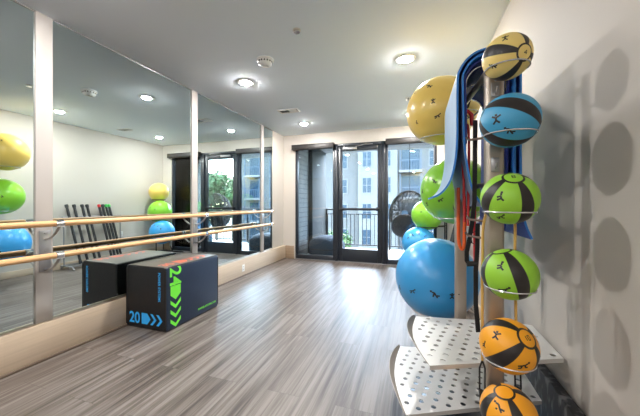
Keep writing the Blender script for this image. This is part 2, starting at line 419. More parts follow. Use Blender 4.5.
# ------------------------------------------------------------------ ceiling fittings
def downlight(x, y, lab):
    r = thing('recessed_downlight', (x, y, H), lab, 'ceiling light', 'round recessed downlights')
    m = MB(); m.lathe([(.057, -.001), (.060, -.005), (.078, -.010), (.098, -.007), (.102, 0)], (x, y, H), 40); m.obj('trim_ring', 'white_plastic', r)
    m = MB(); m.lathe([(0, -.022), (.022, -.0213), (.040, -.018), (.052, -.011), (.057, -.003)], (x, y, H), 32); m.obj('lamp_lens', 'lamp_glow', r)
downlight(-.10, 3.08, 'round lit downlight above the window side of the ball rack')
downlight(-1.98, 3.06, 'round lit downlight beside the smoke detector near the mirrors')
downlight(-1.98, 5.0, 'lit downlight nearest the left window')
downlight(-.08, 5.0, 'lit downlight in the far right part of the ceiling')
downlight(-1.98, 1.15, 'lit downlight above the floor near the close end of the mirrors')
downlight(-1.98, -.8, 'lit downlight behind the camera on the mirror side')
downlight(-1.98, -2.75, 'added unseen downlight farthest behind the camera, mirror side')  # added to brighten the near walls, ceiling and ball fronts
downlight(-.10, -2.75, 'added unseen downlight farthest behind the camera, rack side')  # second added lamp, fill for the near end of the room
x, y = -1.475, 2.64
r = thing('smoke_detector', (x, y, H), 'white round smoke detector on the ceiling', 'smoke detector')
m = MB(); m.lathe([(.088, 0), (.090, -.008), (.084, -.014), (.07, -.016)], (x, y, H), 32); m.obj('mounting_plate', 'white_plastic', r)
m = MB(); m.lathe([(.072, -.012), (.076, -.026), (.070, -.046), (.054, -.060), (.034, -.064), (.032, -.056), (.014, -.056), (.012, -.068), (0, -.069)], (x, y, H), 32); m.obj('sensor_cap', 'white_plastic', r)
m = MB()
for k in range(16):
    a = 2 * PI * k / 16; m.box(x + .0725, x + .0765, y - .007, y + .007, H - .038, H - .022, rot=Matrix.Rotation(a, 4, 'Z'), piv=(x, y, H))
m.obj('vent_slots', 'dark_hole', r)
x, y = -.965, 2.27
r = thing('fire_sprinkler', (x, y, H), 'small concealed fire sprinkler head in the ceiling', 'sprinkler')
m = MB(); m.lathe([(.034, 0), (.034, -.004), (.020, -.006), (.012, -.006), (.012, -.004)], (x, y, H), 24); m.obj('escutcheon', 'white_plastic', r)
m = MB(); m.lathe([(0, -.001), (.010, -.001), (.010, -.016), (.026, -.018), (.026, -.021), (0, -.021)], (x, y, H), 20); m.obj('deflector', 'chrome', r)
def vent(x, y, w, d_, lab):
    r = thing('ceiling_vent', (x, y, H), lab, 'air vent', 'ceiling air vents')
    m = MB(); m.box(x - w / 2, x + w / 2, y - d_ / 2, y - d_ / 2 + .02, H - .010, H, .002); m.box(x - w / 2, x + w / 2, y + d_ / 2 - .02, y + d_ / 2, H - .010, H, .002)
    m.box(x - w / 2, x - w / 2 + .02, y - d_ / 2 + .02, y + d_ / 2 - .02, H - .010, H, .002); m.box(x + w / 2 - .02, x + w / 2, y - d_ / 2 + .02, y + d_ / 2 - .02, H - .010, H, .002)
    m.obj('vent_frame', 'white_plastic', r)
    m = MB(); m.box(x - w / 2 + .02, x + w / 2 - .02, y - d_ / 2 + .02, y + d_ / 2 - .02, H - .002, H - .001); m.obj('backing', 'dark_hole', r)
    m = MB(); n = int((w - .04) / .022)
    for k in range(n):
        cx_ = x - w / 2 + .031 + k * .022
        m.box(cx_ - .008, cx_ + .008, y - d_ / 2 + .02, y + d_ / 2 - .02, H - .0075, H - .006, rot=Matrix.Rotation(.6 if k < n / 2 else -.6, 4, 'Y'), piv=(cx_, 0, H - .006))
    m.obj('louvers', 'white_plastic', r)
vent(-1.93, 4.22, .34, .17, 'white louvered air vent in the ceiling near the mirrors')
vent(.0, 4.25, .28, .14, 'small white air vent in the ceiling beyond the yellow ball')

# ------------------------------------------------------------------ outlets
def outlet(name, c, axis, lab):
    x, y, z = c; r = thing(name, c, lab, 'wall outlet')
    m = MB()
    s = 1 if axis == 'L' else -1
    m.box(min(x, x + s * .006), max(x, x + s * .006), y - .035, y + .035, z - .057, z + .057, .002); m.obj('cover_plate', 'white_plastic', r)
    xx = x + s * .0065
    for dz in (.022, -.022):
        m = MB()
        for dy in (-.008, .008): m.box(min(xx, xx + s * .001), max(xx, xx + s * .001), y + dy - .0015, y + dy + .0015, z + dz - .006, z + dz + .006)
        m.box(min(xx, xx + s * .001), max(xx, xx + s * .001), y - .008, y + .008, z + dz - .0012, z + dz + .0012)
        m.obj('socket', 'dark_hole', r)
outlet('wall_outlet', (PX, 4.13, .137), 'L', 'white power outlet in the tan ledge panel below the mirrors')
outlet('wall_outlet', (XR, 4.67, .53), 'R', 'white power outlet on the right wall behind the weighted bars')

# ------------------------------------------------------------------ ballet barre
BX = XL + .19
r = thing('ballet_barre', (XL, 3.0, 0), 'double wooden ballet barre on steel brackets along the mirrors', 'ballet barre')
for z in (1.06, .818):
    m = MB(); pts = [(BX, y, z) for y in (-4.1, -2.1, -1, 0, 1, 2, 3, 4, 4.93)]
    m.tube(pts, .0225, 20)
    for ye, s in ((4.93, 1),): m.lathe([(.0225, 0), (.019, s * .010), (.010, s * .017), (0, s * .019)], (BX, ye, z), 20, 'Y')
    m.obj('wooden_rail', 'barre_wood', r)
for y in (-2.0, -.30, 1.46, 3.08, 4.85):
    m = MB(); m.box(XL + .016, XL + .024, y - .038, y + .038, .68, 1.00, .003)
    for z in (.70, .84, .98):
        m.lathe([(0, .0), (.006, .0), (.006, .004), (0, .005)], (XL + .024, y, z), 10, 'X')
    br = m.obj('bracket', 'bracket_grey', r)
    for z in (1.06, .818):
        m = MB(); m.tube([(XL + .02, y, z - .13), (XL + .09, y, z - .115), (XL + .15, y, z - .075), (BX - .002, y, z - .03)], .009, 10)
        m.box(BX - .020, BX + .020, y - .028, y + .028, z - .0275, z - .0215, .002)
        m.obj('support_arm', 'post_paint', br)
        m = MB(); m.tube([(BX, y - .025, z), (BX, y + .025, z)], .0245, 20); m.obj('rail_sleeve', 'chrome', br)

# ------------------------------------------------------------------ 2D strokes and text
def text_mesh(s, size, extrude=.0):
    cu = bpy.data.curves.new('t', 'FONT'); cu.body = s; cu.size = size; cu.align_x = 'LEFT'; cu.offset = size * .022; cu.extrude = extrude
    ob = bpy.data.objects.new('t', cu); COL.objects.link(ob)
    dg = bpy.context.evaluated_depsgraph_get(); dg.update()
    me = bpy.data.meshes.new_from_object(ob.evaluated_get(dg))
    bpy.data.objects.remove(ob); bpy.data.curves.remove(cu)
    return me
def add_text(bm, s, size, M, mi, stretch=(1, 1)):
    me = text_mesh(s, size)
    xs = [v.co.x for v in me.vertices]; ys = [v.co.y for v in me.vertices]
    cx_, cy_ = (min(xs) + max(xs)) / 2, (min(ys) + max(ys)) / 2
    vs = [bm.verts.new(M @ V(((v.co.x - cx_) * stretch[0], (v.co.y - cy_) * stretch[1], 0))) for v in me.vertices]
    for p in me.polygons:
        try: bm.faces.new([vs[i] for i in p.vertices]).material_index = mi
        except ValueError: pass
    bpy.data.meshes.remove(me)
def add_poly(bm, pts, M, mi):
    bm.faces.new([bm.verts.new(M @ V((x, y, 0))) for x, y in pts]).material_index = mi

# ------------------------------------------------------------------ soft plyometric box
bx0, bx1, by0, by1, bz = -2.716, -2.211, 2.092, 2.840, .608
r = thing('plyometric_box', ((bx0 + bx1) / 2, (by0 + by1) / 2, 0), 'black padded plyometric jump box with green and blue arrows, against the mirror', 'jump box')
m = MB(); bm = m.bm
g = bmesh.ops.create_grid(bm, x_segments=1, y_segments=1, size=.1); bmesh.ops.delete(bm, geom=g['verts'], context='VERTS')
m.box(bx0, bx1, by0, by1, 0.002, bz, .022, 4)
bm.normal_update()
bmesh.ops.recalc_face_normals(bm, faces=bm.faces[:])
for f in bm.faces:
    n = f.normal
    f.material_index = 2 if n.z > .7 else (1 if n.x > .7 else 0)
# frames for printing: front (-y) face: u=+x, v=+z ; side (+x) face: u=+y, v=+z ; top face
def fr(o, u, v, off): 
    u = V(u); v = V(v); n = u.cross(v)
    return Matrix(((u.x, v.x, n.x, o[0] + n.x * off), (u.y, v.y, n.y, o[1] + n.y * off), (u.z, v.z, n.z, o[2] + n.z * off), (0, 0, 0, 1)))
FM = fr((bx0, by0, 0), (1, 0, 0), (0, 0, 1), .0008)
SM = fr((bx1, by0, 0), (0, 1, 0), (0, 0, 1), .0008)
TM = fr((bx0, by0, bz), (1, 0, 0), (0, 1, 0), .0008)
def arrow_row(M, x0, yc, w, step, mi, nchev=2):
    """pentagon then chevrons, pointing along +u of the frame M"""
    h = w / 2
    add_poly(bm, [(x0, yc - h), (x0 + step * .75, yc - h), (x0 + step * 1.2, yc), (x0 + step * .75, yc + h), (x0, yc + h)], M, mi)
    for k in range(nchev):
        a = x0 + step * (1.15 + k * .78)
        add_poly(bm, [(a, yc + h), (a + step * .32, yc + h), (a + step * .80, yc), (a + step * .48, yc)], M, mi)
        add_poly(bm, [(a + step * .48, yc), (a + step * .80, yc), (a + step * .32, yc - h), (a, yc - h)], M, mi)
R90 = Matrix.Rotation
add_text(bm, '20', .14, FM @ Matrix.Translation((.115, .105, 0)), 4, (1.0, 1.05))
arrow_row(FM, .205, .105, .105, .095, 4, 2)
add_text(bm, 'POWER SYSTEMS', .036, FM @ Matrix.Translation((.425, .42, 0)) @ R90(-PI / 2, 4, 'Z'), 4, (1.0, 1.1))
add_text(bm, '24', .19, SM @ Matrix.Translation((.115, .505, 0)) @ R90(-PI / 2, 4, 'Z'), 3, (1.0, 1.0))
arrow_row(SM @ Matrix.Translation((.115, .42, 0)) @ R90(-PI / 2, 4, 'Z'), 0, 0, .125, .115, 3, 3)
add_text(bm, 'POWER-SYSTEMS.COM', .028, SM @ Matrix.Translation((.56, .075, 0)), 3)
add_text(bm, '30', .14, TM @ Matrix.Translation((.39, .12, 0)) @ R90(PI / 2, 4, 'Z'), 5)
arrow_row(TM @ Matrix.Translation((.39, .23, 0)) @ R90(PI / 2, 4, 'Z'), 0, 0, .12, .12, 5, 3)
me = bpy.data.meshes.new('padded_body'); bm.transform(Matrix.Translation(-r.location)); bm.to_mesh(me); bm.free()
o = bpy.data.objects.new('padded_body', me); COL.objects.link(o); o.parent = r
for n in ('vinyl_black', 'vinyl_navy', 'vinyl_top_reflection', 'print_green', 'print_blue', 'print_red'): me.materials.append(MATS[n])
finish(o)
m = MB()
for x, y in ((bx1 - .004, by0 + .004), (bx1 - .004, by1 - .004), (bx0 + .004, by0 + .004)): m.tube([(x, y, .03), (x, y, bz - .03)], .005, 8)
for pts in ([(bx0 + .03, by0 + .004, bz - .004), (bx1 - .03, by0 + .004, bz - .004)], [(bx1 - .004, by0 + .03, bz - .004), (bx1 - .004, by1 - .03, bz - .004)]): m.tube(pts, .0045, 8)
m.obj('seam_piping', 'vinyl_black', r)

# ------------------------------------------------------------------ balls
FIG = [  # little exercising figures as thick strokes in a unit box
    [[(-.5, -.1), (-.1, .0), (.25, .1)], [(.25, .1), (.5, .3)], [(-.1, 0), (-.15, -.35), (-.45, -.4)], [(.2, .1), (.3, -.2), (.55, -.2)]],
    [[(0, .15), (0, -.15)], [(0, -.15), (-.3, -.5)], [(0, -.15), (.35, -.45)], [(-.4, .3), (0, .1), (.45, .35)]],
    [[(-.5, .3), (-.2, .3), (.0, -.1), (.45, -.1)], [(-.2, .3), (-.35, -.3)], [(0, -.1), (.2, -.4)]],
    [[(.1, .5), (.1, -.05), (-.3, -.2)], [(.1, -.05), (.35, -.3)], [(.1, .2), (-.3, .1)]],
]
FS = 1.35
HEADS = [(.62, .38), (0, .38), (-.62, .42), (.15, .6)]
def surf_stroke(bm, M3, c, r, d, up, pts, w, size, mi):
    """a flat ribbon following 2D points, laid on the ball around direction d"""
    d = d.normalized(); a = up.cross(d).normalized(); b = d.cross(a)
    def P(x, y): return V(c) + (d + a * x * size + b * y * size).normalized() * r * 1.004
    for (x0, y0), (x1, y1) in zip(pts, pts[1:]):
        l = math.hypot(x1 - x0, y1 - y0) or 1; nx, ny = -(y1 - y0) / l * w, (x1 - x0) / l * w
        q = [P(x0 - nx, y0 - ny), P(x1 - nx, y1 - ny), P(x1 + nx, y1 + ny), P(x0 + nx, y0 + ny)]
        q = [M3 @ (p - V(c)) for p in q]
        bm.faces.new([bm.verts.new(p) for p in q]).material_index = mi
def figure(bm, M3, c, r, d, kind, size, up=V((0, 0, 1)), mi=1):
    for st in FIG[kind % 4]: surf_stroke(bm, M3, c, r, d, up, st, .095, size * FS, mi)
    hx, hy = HEADS[kind % 4]
    surf_stroke(bm, M3, c, r, d, up, [(hx - .12, hy), (hx + .12, hy)], .12, size * FS, mi)
def ball(name, c, r, mat, label, cat, group, figs=(), pole=None, band=None, squash=1.0, mark=None, valve=None, size=None):
    c = V(c)
    z = pole if pole is not None else V((0, 0, 1))
    b = band if band is not None else V((1, 0, 0))
    z = z.normalized(); x = (b - z * b.dot(z)).normalized(); y = z.cross(x)
    Rm = Matrix((x, y, z)).transposed()      # local -> world
    M3 = Rm.transposed()                     # world -> local
    bm = bmesh.new(); bmesh.ops.create_uvsphere(bm, u_segments=64, v_segments=40, radius=r)
    if cat == 'exercise ball':   # moulded grooves around the poles and the equator
        for v in bm.verts:
            lat = math.asin(max(-1, min(1, v.co.z / r))); g = max(0, abs(math.degrees(lat)) - 52)
            k = 1 - .004 * (math.cos(g * .6) < -.55 and g > 0)
            v.co *= k
    for f in bm.faces: f.material_index = 0
    for (px, py, kind, s) in figs: figure(bm, M3, c, r, on_sphere(px, py, c, r), kind, s)
    if mark:
        strokes = {'10': [[(-.5, .5), (-.5, -.5)], [(0, .5), (.5, .5), (.5, -.5), (0, -.5), (0, .5)]], '4': [[(.3, -.5), (.3, .5), (-.4, -.15), (.5, -.15)]], '8': [[(-.3, 0), (-.3, .5), (.3, .5), (.3, -.5), (-.3, -.5), (-.3, 0), (.3, 0)]]}[mark]
        for st in strokes: surf_stroke(bm, M3, c, r, z, V((0, 0, 1)) if abs(z.z) < .9 else V((0, 1, 0)), st, .09, .16, 1)
    me = bpy.data.meshes.new(name); bm.to_mesh(me); bm.free()
    o = bpy.data.objects.new(name, me); COL.objects.link(o)
    me.materials.append(MATS[mat]); me.materials.append(MATS['black_print'])
    o.location = c; o.rotation_euler = Rm.to_euler()
    for p in me.polygons: p.use_smooth = True
    if squash != 1: o.scale = (1, 1, squash)
    if valve is not None:
        mb = MB(); mb.lathe([(0, r + .001), (.006, r + .001), (.0075, r - .002)], (0, 0, 0), 16)
        vv = mb.obj('valve_plug', 'black_rubber' if cat != 'exercise ball' else 'white_plastic'); vv.parent = o; vv.rotation_euler = valve
    return tag(o, label, cat, group)

# big exercise balls on the far arms of the rack
BY = (.196, 2.563, 1.968); BG = (.300, 2.56, 1.312); BB = (.154, 2.508, .612)
GRP = 'big exercise balls held on the rack'
ball('exercise_ball', BY, .273, 'ball_yellow', 'large yellow exercise ball, topmost on the rack', 'exercise ball', GRP,
     [(430, 86, 2, .12), (433, 101, 1, .10), (437, 116, 0, .10), (417, 123, 3, .08), (415, 93, 1, .08)], valve=(1.2, 0, .4))
ball('exercise_ball', BG, .266, 'ball_green', 'large green exercise ball between the yellow and big blue ones', 'exercise ball', GRP,
     [(435, 181.5, 2, .11), (422.5, 192, 3, .10), (427, 204, 1, .09), (440, 200, 0, .1)], valve=(1.2, 0, .4))
ball('exercise_ball', BB, .316, 'ball_blue', 'largest blue exercise ball, low on the rack behind the upper perforated shelf', 'exercise ball', GRP,
     [(400, 288, 3, .09), (412, 291, 0, .10), (436, 295, 2, .13), (452, 296, 1, .1)], valve=(1.2, 0, .4))
# the stack of three in the far right corner
GRP = 'exercise balls stacked in the far corner'
SY_, SG_, SB_ = V((.313, 5.356, 1.475)), V((.179, 5.262, 1.010)), V((.040, 5.19, .535))
ball('exercise_ball', SY_, .222, 'ball_yellow', 'yellow exercise ball topping the corner stack beside the balcony window', 'exercise ball', GRP, [(430, 183, 1, .1), (438, 180, 2, .1)], valve=(1.2, 0, .4))
ball('exercise_ball', SG_, .258, 'ball_green', 'green exercise ball in the middle of the corner stack', 'exercise ball', GRP, [(421, 212, 1, .09), (430, 209, 2, .09)], valve=(1.2, 0, .4))
ball('exercise_ball', SB_, .272, 'ball_blue', 'pale blue exercise ball lowest in the corner stack', 'exercise ball', GRP, [(408, 238, 1, .11), (413, 235, 2, .11), (419, 234, 3, .11), (425, 236, 0, .11)], valve=(1.2, 0, .4))
r = thing('ball_stand', (.18, 5.27, 0), 'black steel stand holding the corner stack of exercise balls', 'ball stand')
for sx in (-.13, .13):
    m = MB(); m.tube([(.50 + sx * .2, 5.55 + sx, .03), (.50 + sx * .2, 5.55 + sx, 1.36)], .012, 8); m.obj('upright_tube', 'iron_black', r)
for c_, rr, dz in ((SB_, .18, .208), (SG_, .165, .204), (SY_, .14, .176)):
    m = MB(); m.tube([c_ + V((rr * math.cos(2 * PI * k / 28), rr * math.sin(2 * PI * k / 28), -dz)) for k in range(28)], .008, 8, closed=True)
    for sx in (-.13, .13):
        e_ = V((.50 + sx * .2, 5.55 + sx, c_.z - dz)); d_ = (V((c_.x, c_.y, e_.z)) - e_); d_.normalize(); q = V((c_.x, c_.y, e_.z)) - d_ * rr
        m.tube([e_, q], .008, 8)
    m.obj('holding_ring', 'iron_black', r)
m = MB(); m.box(.455, .545, 5.36, 5.74, 0, .03, .004); m.box(-.12, .50, 5.40, 5.44, 0, .03, .004); m.box(-.12, .50, 5.64, 5.68, 0, .03, .004)
m.tube([(-.05, 5.42, .02), (-.05, 5.30, .31)], .010, 8); m.obj('stand_base', 'iron_black', r)

# medicine balls on the front post
MBX, MBY = .337, 1.27
def gc_pole(p1, p2, deg):
    """continue the great circle from p2 through p1 by deg degrees beyond p1"""
    n = p2.cross(p1).normalized(); return Matrix.Rotation(math.radians(deg), 3, n) @ p1
GRP = 'medicine balls in the rings of the front post'
MED = [  # z, radius, material, label, pole px, band px, figures, mark, dx
    (1.772, .0835, 'med_yellow', 'yellow and black medicine ball, highest of the column', (525.5, 52), (503, 49), [(505, 38, 1, .22), (494, 66, 2, .22)], '4', -.008),
    (1.528, .101, 'med_blue', 'blue and black medicine ball in the column', None, None, [(496, 119, 1, .26), (511, 131, 2, .22)], None, 0),
    (1.232, .0975, 'med_green', 'green medicine ball at eye height above another green one, its cap facing up', (513.5, 176.5), (486.5, 198), [(500, 198, 3, .26), (500, 217, 0, .2)], '8', 0),
    (.944, .095, 'med_green', 'green medicine ball below another green one, one wide black panel facing front', None, None, [(500, 267, 3, .26), (503, 290, 0, .26)], None, 0),
    (.672, .098, 'med_orange', 'orange medicine ball with the number ten on its ringed cap', (528, 338), (507, 357), [(496, 335, 1, .24), (523, 366, 0, .24), (484, 345, 3, .18)], '10', -.003),
    (.415, .096, 'med_orange', 'orange medicine ball lowest of the column, cap turned up', (504, 391), (486, 402), [(500, 408, 2, .26)], None, -.003),
]
for i, (z, rad, mt, lab, pp, bp_, figs, mark, dx) in enumerate(MED):
    c = V((MBX + dx, MBY, z))
    if pp is not None: pole = on_sphere(*pp, c, rad); band = on_sphere(*bp_, c, rad)
    elif i == 1:
        p1, p2 = on_sphere(492, 104, c, rad), on_sphere(524, 105, c, rad); pole = gc_pole(p1, p2, 38); band = p2
    else:
        p1, p2 = on_sphere(511, 259, c, rad), on_sphere(523, 284, c, rad); pole = gc_pole(p1, p2, 42); band = p2
    ball('medicine_ball', c, rad, mt, lab, 'medicine ball', GRP, figs, pole, band, mark=mark)
GRP = 'medicine balls on the back post'
ball('medicine_ball', (.338, 2.30, 1.91), .095, 'med_yellow', 'yellow medicine ball on the back post, glimpsed under the mat arch', 'medicine ball', GRP, (), V((.2, .3, 1)), V((1, 0, 0)))
ball('medicine_ball', (.352, 2.33, 1.20), .095, 'med_green', 'green medicine ball on the back post, glimpsed between the hanging cords', 'medicine ball', GRP, (), V((.2, .3, 1)), V((1, 0, 0)))

# ------------------------------------------------------------------ the storage rack
P1 = V((.316, 1.405, 0)); P2 = V((.268, 2.02, 0))
rack = thing('storage_rack', (.29, 1.7, 0), 'tall steel storage rack with ring holders and perforated shelves beside the right wall', 'storage rack')
RROT = Matrix.Rotation(math.radians(4.5), 4, 'Z')
def post(p, w, d_, h):
    m = MB(); m.box(p.x - w / 2, p.x + w / 2, p.y - d_ / 2, p.y + d_ / 2, .0, h, .016, 4, rot=RROT, piv=p)
    o = m.obj('upright_post', 'rack_metal', rack)
    z = .64
    while z < h - .05:
        m = MB(); m.lathe([(0, -.0015), (.004, -.0015), (.004, 0)], (p.x - .012, p.y - d_ / 2 - .0005, z), 10, 'Y'); m.obj('bolt', 'dark_hole', o); z += .3
    m = MB(); m.box(p.x - w / 2 - .002, p.x + w / 2 + .002, p.y - d_ / 2 - .002, p.y + d_ / 2 + .002, h, h + .012, .004, rot=RROT, piv=p); m.obj('post_cap', 'black_rubber', o)
post(P1, .070, .055, 1.835); post(P2, .066, .05, 1.90)
for z, q in ((1.81, .016), (1.30, .012)):
    m = MB(); m.tube([(P1.x, P1.y, z), (P2.x, P2.y, z)], q, 12); m.obj('cross_beam', 'rack_metal', rack)
m = MB(); m.box(-.05, .57, 1.34, 2.12, 0, .03, .006); m.obj('shadow_plate', 'shadow_black', rack)  # added dark plate in place of the floor's shadow below the shelves
m = MB(); m.box(.592, .640, 1.12, 2.10, .002, .375, .006)  # added slab standing in for the dark, light-dotted area under the shelves
tag(m.obj('filler', 'filler_light_dots', None, (.616, 1.6, 0)), 'added dark board standing on edge against the wall under the perforated shelves', 'filler')
# ring holders for the medicine balls
for (z, rad, *_r) in MED:
    dx = _r[-1]; c = V((MBX + dx, MBY, z - rad * .52)); rr = rad * .86 + .002
    m = MB(); m.tube([c + V((rr * math.cos(2 * PI * k / 48), rr * math.sin(2 * PI * k / 48), 0)) for k in range(48)], .0026, 8, closed=True)
    m.tube([c + V((.0, rr, 0)), V((P1.x, P1.y - .026, c.z))], .005, 8)
    m.obj('ring_holder', 'ring_metal', rack)
for (c0, rad) in ((V((.338, 2.30, 1.91)), .095), (V((.352, 2.33, 1.20)), .095)):
    c = c0 - V((0, 0, rad * .52)); rr = rad * .86 + .002
    m = MB(); m.tube([c + V((rr * math.cos(2 * PI * k / 40), rr * math.sin(2 * PI * k / 40), 0)) for k in range(40)], .003, 8, closed=True)
    m.tube([V((P2.x + .01, P2.y + .02, c.z)), c + V((0, -rr, 0))], .005, 8)
    m.obj('ring_holder', 'ring_metal', rack)
# wide ring holders for the exercise balls
for (c0, rad) in ((BY, .273), (BG, .266), (BB, .316)):
    rr = rad * .60; c = V(c0) - V((0, 0, rad * .80 + .004))
    m = MB(); m.tube([c + V((rr * math.cos(2 * PI * k / 56), rr * math.sin(2 * PI * k / 56), 0)) for k in range(56)], .004, 8, closed=True)
    m.tube([V((P2.x - .01, P2.y + .02, c.z)), c + V((.04, -rr, 0))], .006, 8)
    m.obj('wide_ring_holder', 'ring_metal', rack)
# hooks and pegs on the posts
for (p, q) in (((P1.x - .03, P1.y + .02, 1.135), (P1.x - .085, P1.y + .06, 1.14)), ((P1.x - .03, P1.y + .02, 1.06), (P1.x - .09, P1.y + .06, 1.065)), ((P1.x - .03, P1.y + .02, 1.50), (P1.x - .085, P1.y + .07, 1.505))):
    m = MB(); p, q = V(p), V(q); m.tube([p, q, q + (q - p).normalized() * .012 + V((0, 0, .014))], .0055, 8); m.tube([p - (q - p).normalized() * .004, p], .011, 10)
    m.obj('hook_peg', 'peg_brown', rack)
for z in (1.69, 1.375):
    m = MB(); m.box(P1.x - .018, P1.x + .014, P1.y - .034, P1.y - .0275, z - .03, z + .03, .002); m.tube([(P1.x, P1.y - .032, z - .012), (P1.x, P1.y - .05, z - .014), (P1.x, P1.y - .058, z + .004)], .004, 8)
    m.obj('hook_bracket', 'bracket_grey', rack)
# arched cradle under the mats
AX, AZ = .315, 1.79
m = MB()
for y in (1.56, 1.80, 2.04):
    for rr in (.086,):
        m.tube([(AX - rr, y, AZ - .05)] + arc((AX, y, AZ), rr, PI, 0, 20, 'XZ') + [(AX + rr, y, AZ - .05)], .005, 8)
m.tube([(AX - .086, 1.56, AZ - .04), (AX - .086, 2.04, AZ - .04)], .005, 8); m.tube([(AX + .086, 1.56, AZ - .04), (AX + .086, 2.04, AZ - .04)], .005, 8)
m.obj('mat_cradle', 'chrome', rack)

# perforated shelves
def shelf(name, outline, z, lip_idx, lip_h, pitch, hr, clear):
    """sheet with a staggered grid of round holes, cut as a filled 2D curve"""
    cu = bpy.data.curves.new('s', 'CURVE'); cu.dimensions = '2D'; cu.fill_mode = 'BOTH'; cu.extrude = .0015
    def poly(pts):
        sp = cu.splines.new('POLY'); sp.points.add(len(pts) - 1); sp.use_cyclic_u = True
        for q, (a, b) in zip(sp.points, pts): q.co = (a, b, 0, 1)
    poly(outline)
    xs = [p[0] for p in outline]; ys = [p[1] for p in outline]
    def inside(x, y):
        c = False
        for (x0, y0), (x1, y1) in zip(outline, outline[1:] + outline[:1]):
            if (y0 > y) != (y1 > y) and x < (x1 - x0) * (y - y0) / (y1 - y0) + x0: c = not c
        return c
    def dist(x, y):
        b = 9
        for (x0, y0), (x1, y1) in zip(outline, outline[1:] + outline[:1]):
            dx, dy = x1 - x0, y1 - y0; t = max(0, min(1, ((x - x0) * dx + (y - y0) * dy) / (dx * dx + dy * dy))); b = min(b, math.hypot(x - x0 - t * dx, y - y0 - t * dy))
        return b
    # rows run parallel to the front edge
    (ax, ay), (bx_, by_) = outline[0], outline[1]
    l = math.hypot(bx_ - ax, by_ - ay); ux, uy = (bx_ - ax) / l, (by_ - ay) / l; vx, vy = -uy, ux
    for j in range(0, 40):
        for i in range(-20, 40):
            s_ = (i + .5 * (j % 2)) * pitch; t_ = .032 + j * pitch * .6
            x, y = ax + ux * s_ + vx * t_, ay + uy * s_ + vy * t_
            if inside(x, y) and dist(x, y) > hr + .012 and all(math.hypot(x - q.x, y - q.y) > .058 for q in clear):
                poly([(x + hr * math.cos(2 * PI * k / 14), y - hr * math.sin(2 * PI * k / 14)) for k in range(14)])
    ob = bpy.data.objects.new('s', cu); COL.objects.link(ob)
    dg = bpy.context.evaluated_depsgraph_get(); dg.update(); me = bpy.data.meshes.new_from_object(ob.evaluated_get(dg))
    bpy.data.objects.remove(ob); bpy.data.curves.remove(cu)
    me.transform(Matrix.Translation(V((0, 0, z)) - rack.location))
    o = bpy.data.objects.new('perforated_shelf', me); COL.objects.link(o); o.parent = rack
    me.materials.clear(); me.materials.append(MATS['shelf_metal'])
    # upturned side lip and folded front edge
    m = MB(); pts = [outline[i] for i in lip_idx]
    n = len(pts)
    for k in range(n - 1):
        def prof(i):
            t = i / (n - 1); return lip_h * math.sin(PI * min(1, max(0, .04 + .92 * t))) ** .6
        (x0, y0), (x1, y1) = pts[k], pts[k + 1]
        h0, h1 = prof(k), prof(k + 1)
        for off in (0, .002):
            q = [m.bm.verts.new((x0 - off, y0, z)), m.bm.verts.new((x1 - off, y1, z)), m.bm.verts.new((x1 - off - h1 * .75, y1, z + h1)), m.bm.verts.new((x0 - off - h0 * .75, y0, z + h0))]
            m.bm.faces.new(q)
        m.tube([(x0 - .001 - h0 * .75, y0, z + h0), (x1 - .001 - h1 * .75, y1, z + h1)], .0016, 6)
    m.obj('side_lip', 'rack_metal', o)
    m = MB(); (x0, y0), (x1, y1) = outline[0], outline[1]
    a = math.atan2(y1 - y0, x1 - x0)
    m.box(x0, x0 + l, y0, y0 + .002, z - .018, z, rot=Matrix.Rotation(a, 4, 'Z'), piv=(x0, y0, z)); m.obj('front_flange', 'shelf_metal', o, smooth=False)
    return o
def bow(p, q, amt, n):
    """points from p to q bowed sideways by amt (to the left of travel)"""
    p, q = V((*p, 0)), V((*q, 0)); d = (q - p); s = V((-d.y, d.x, 0)).normalized()
    return [tuple((p + d * (i / (n - 1)) + s * amt * math.sin(PI * i / (n - 1)))[:2]) for i in range(n)]
up_out = [(.057, 1.332), (.634, 1.585), (.634, 1.96), (.50, 1.97)] + bow((.0, 1.885), (.057, 1.332), -.045, 12)[:-1]
# order: front-left, front-right, back-right, back ..., back-left, bowed left edge
shelf('upper', up_out, .51, list(range(4, 15)) + [0], .036, .076, .0125, [P1, P2])
lo_out = [(-.043, 1.372), (.585, 1.683), (.585, 2.10), (.45, 2.14)] + bow((-.10, 2.02), (-.043, 1.372), -.045, 12)[:-1]
shelf('lower', lo_out, .245, list(range(4, 15)) + [0], .038, .076, .0125, [P1, P2])

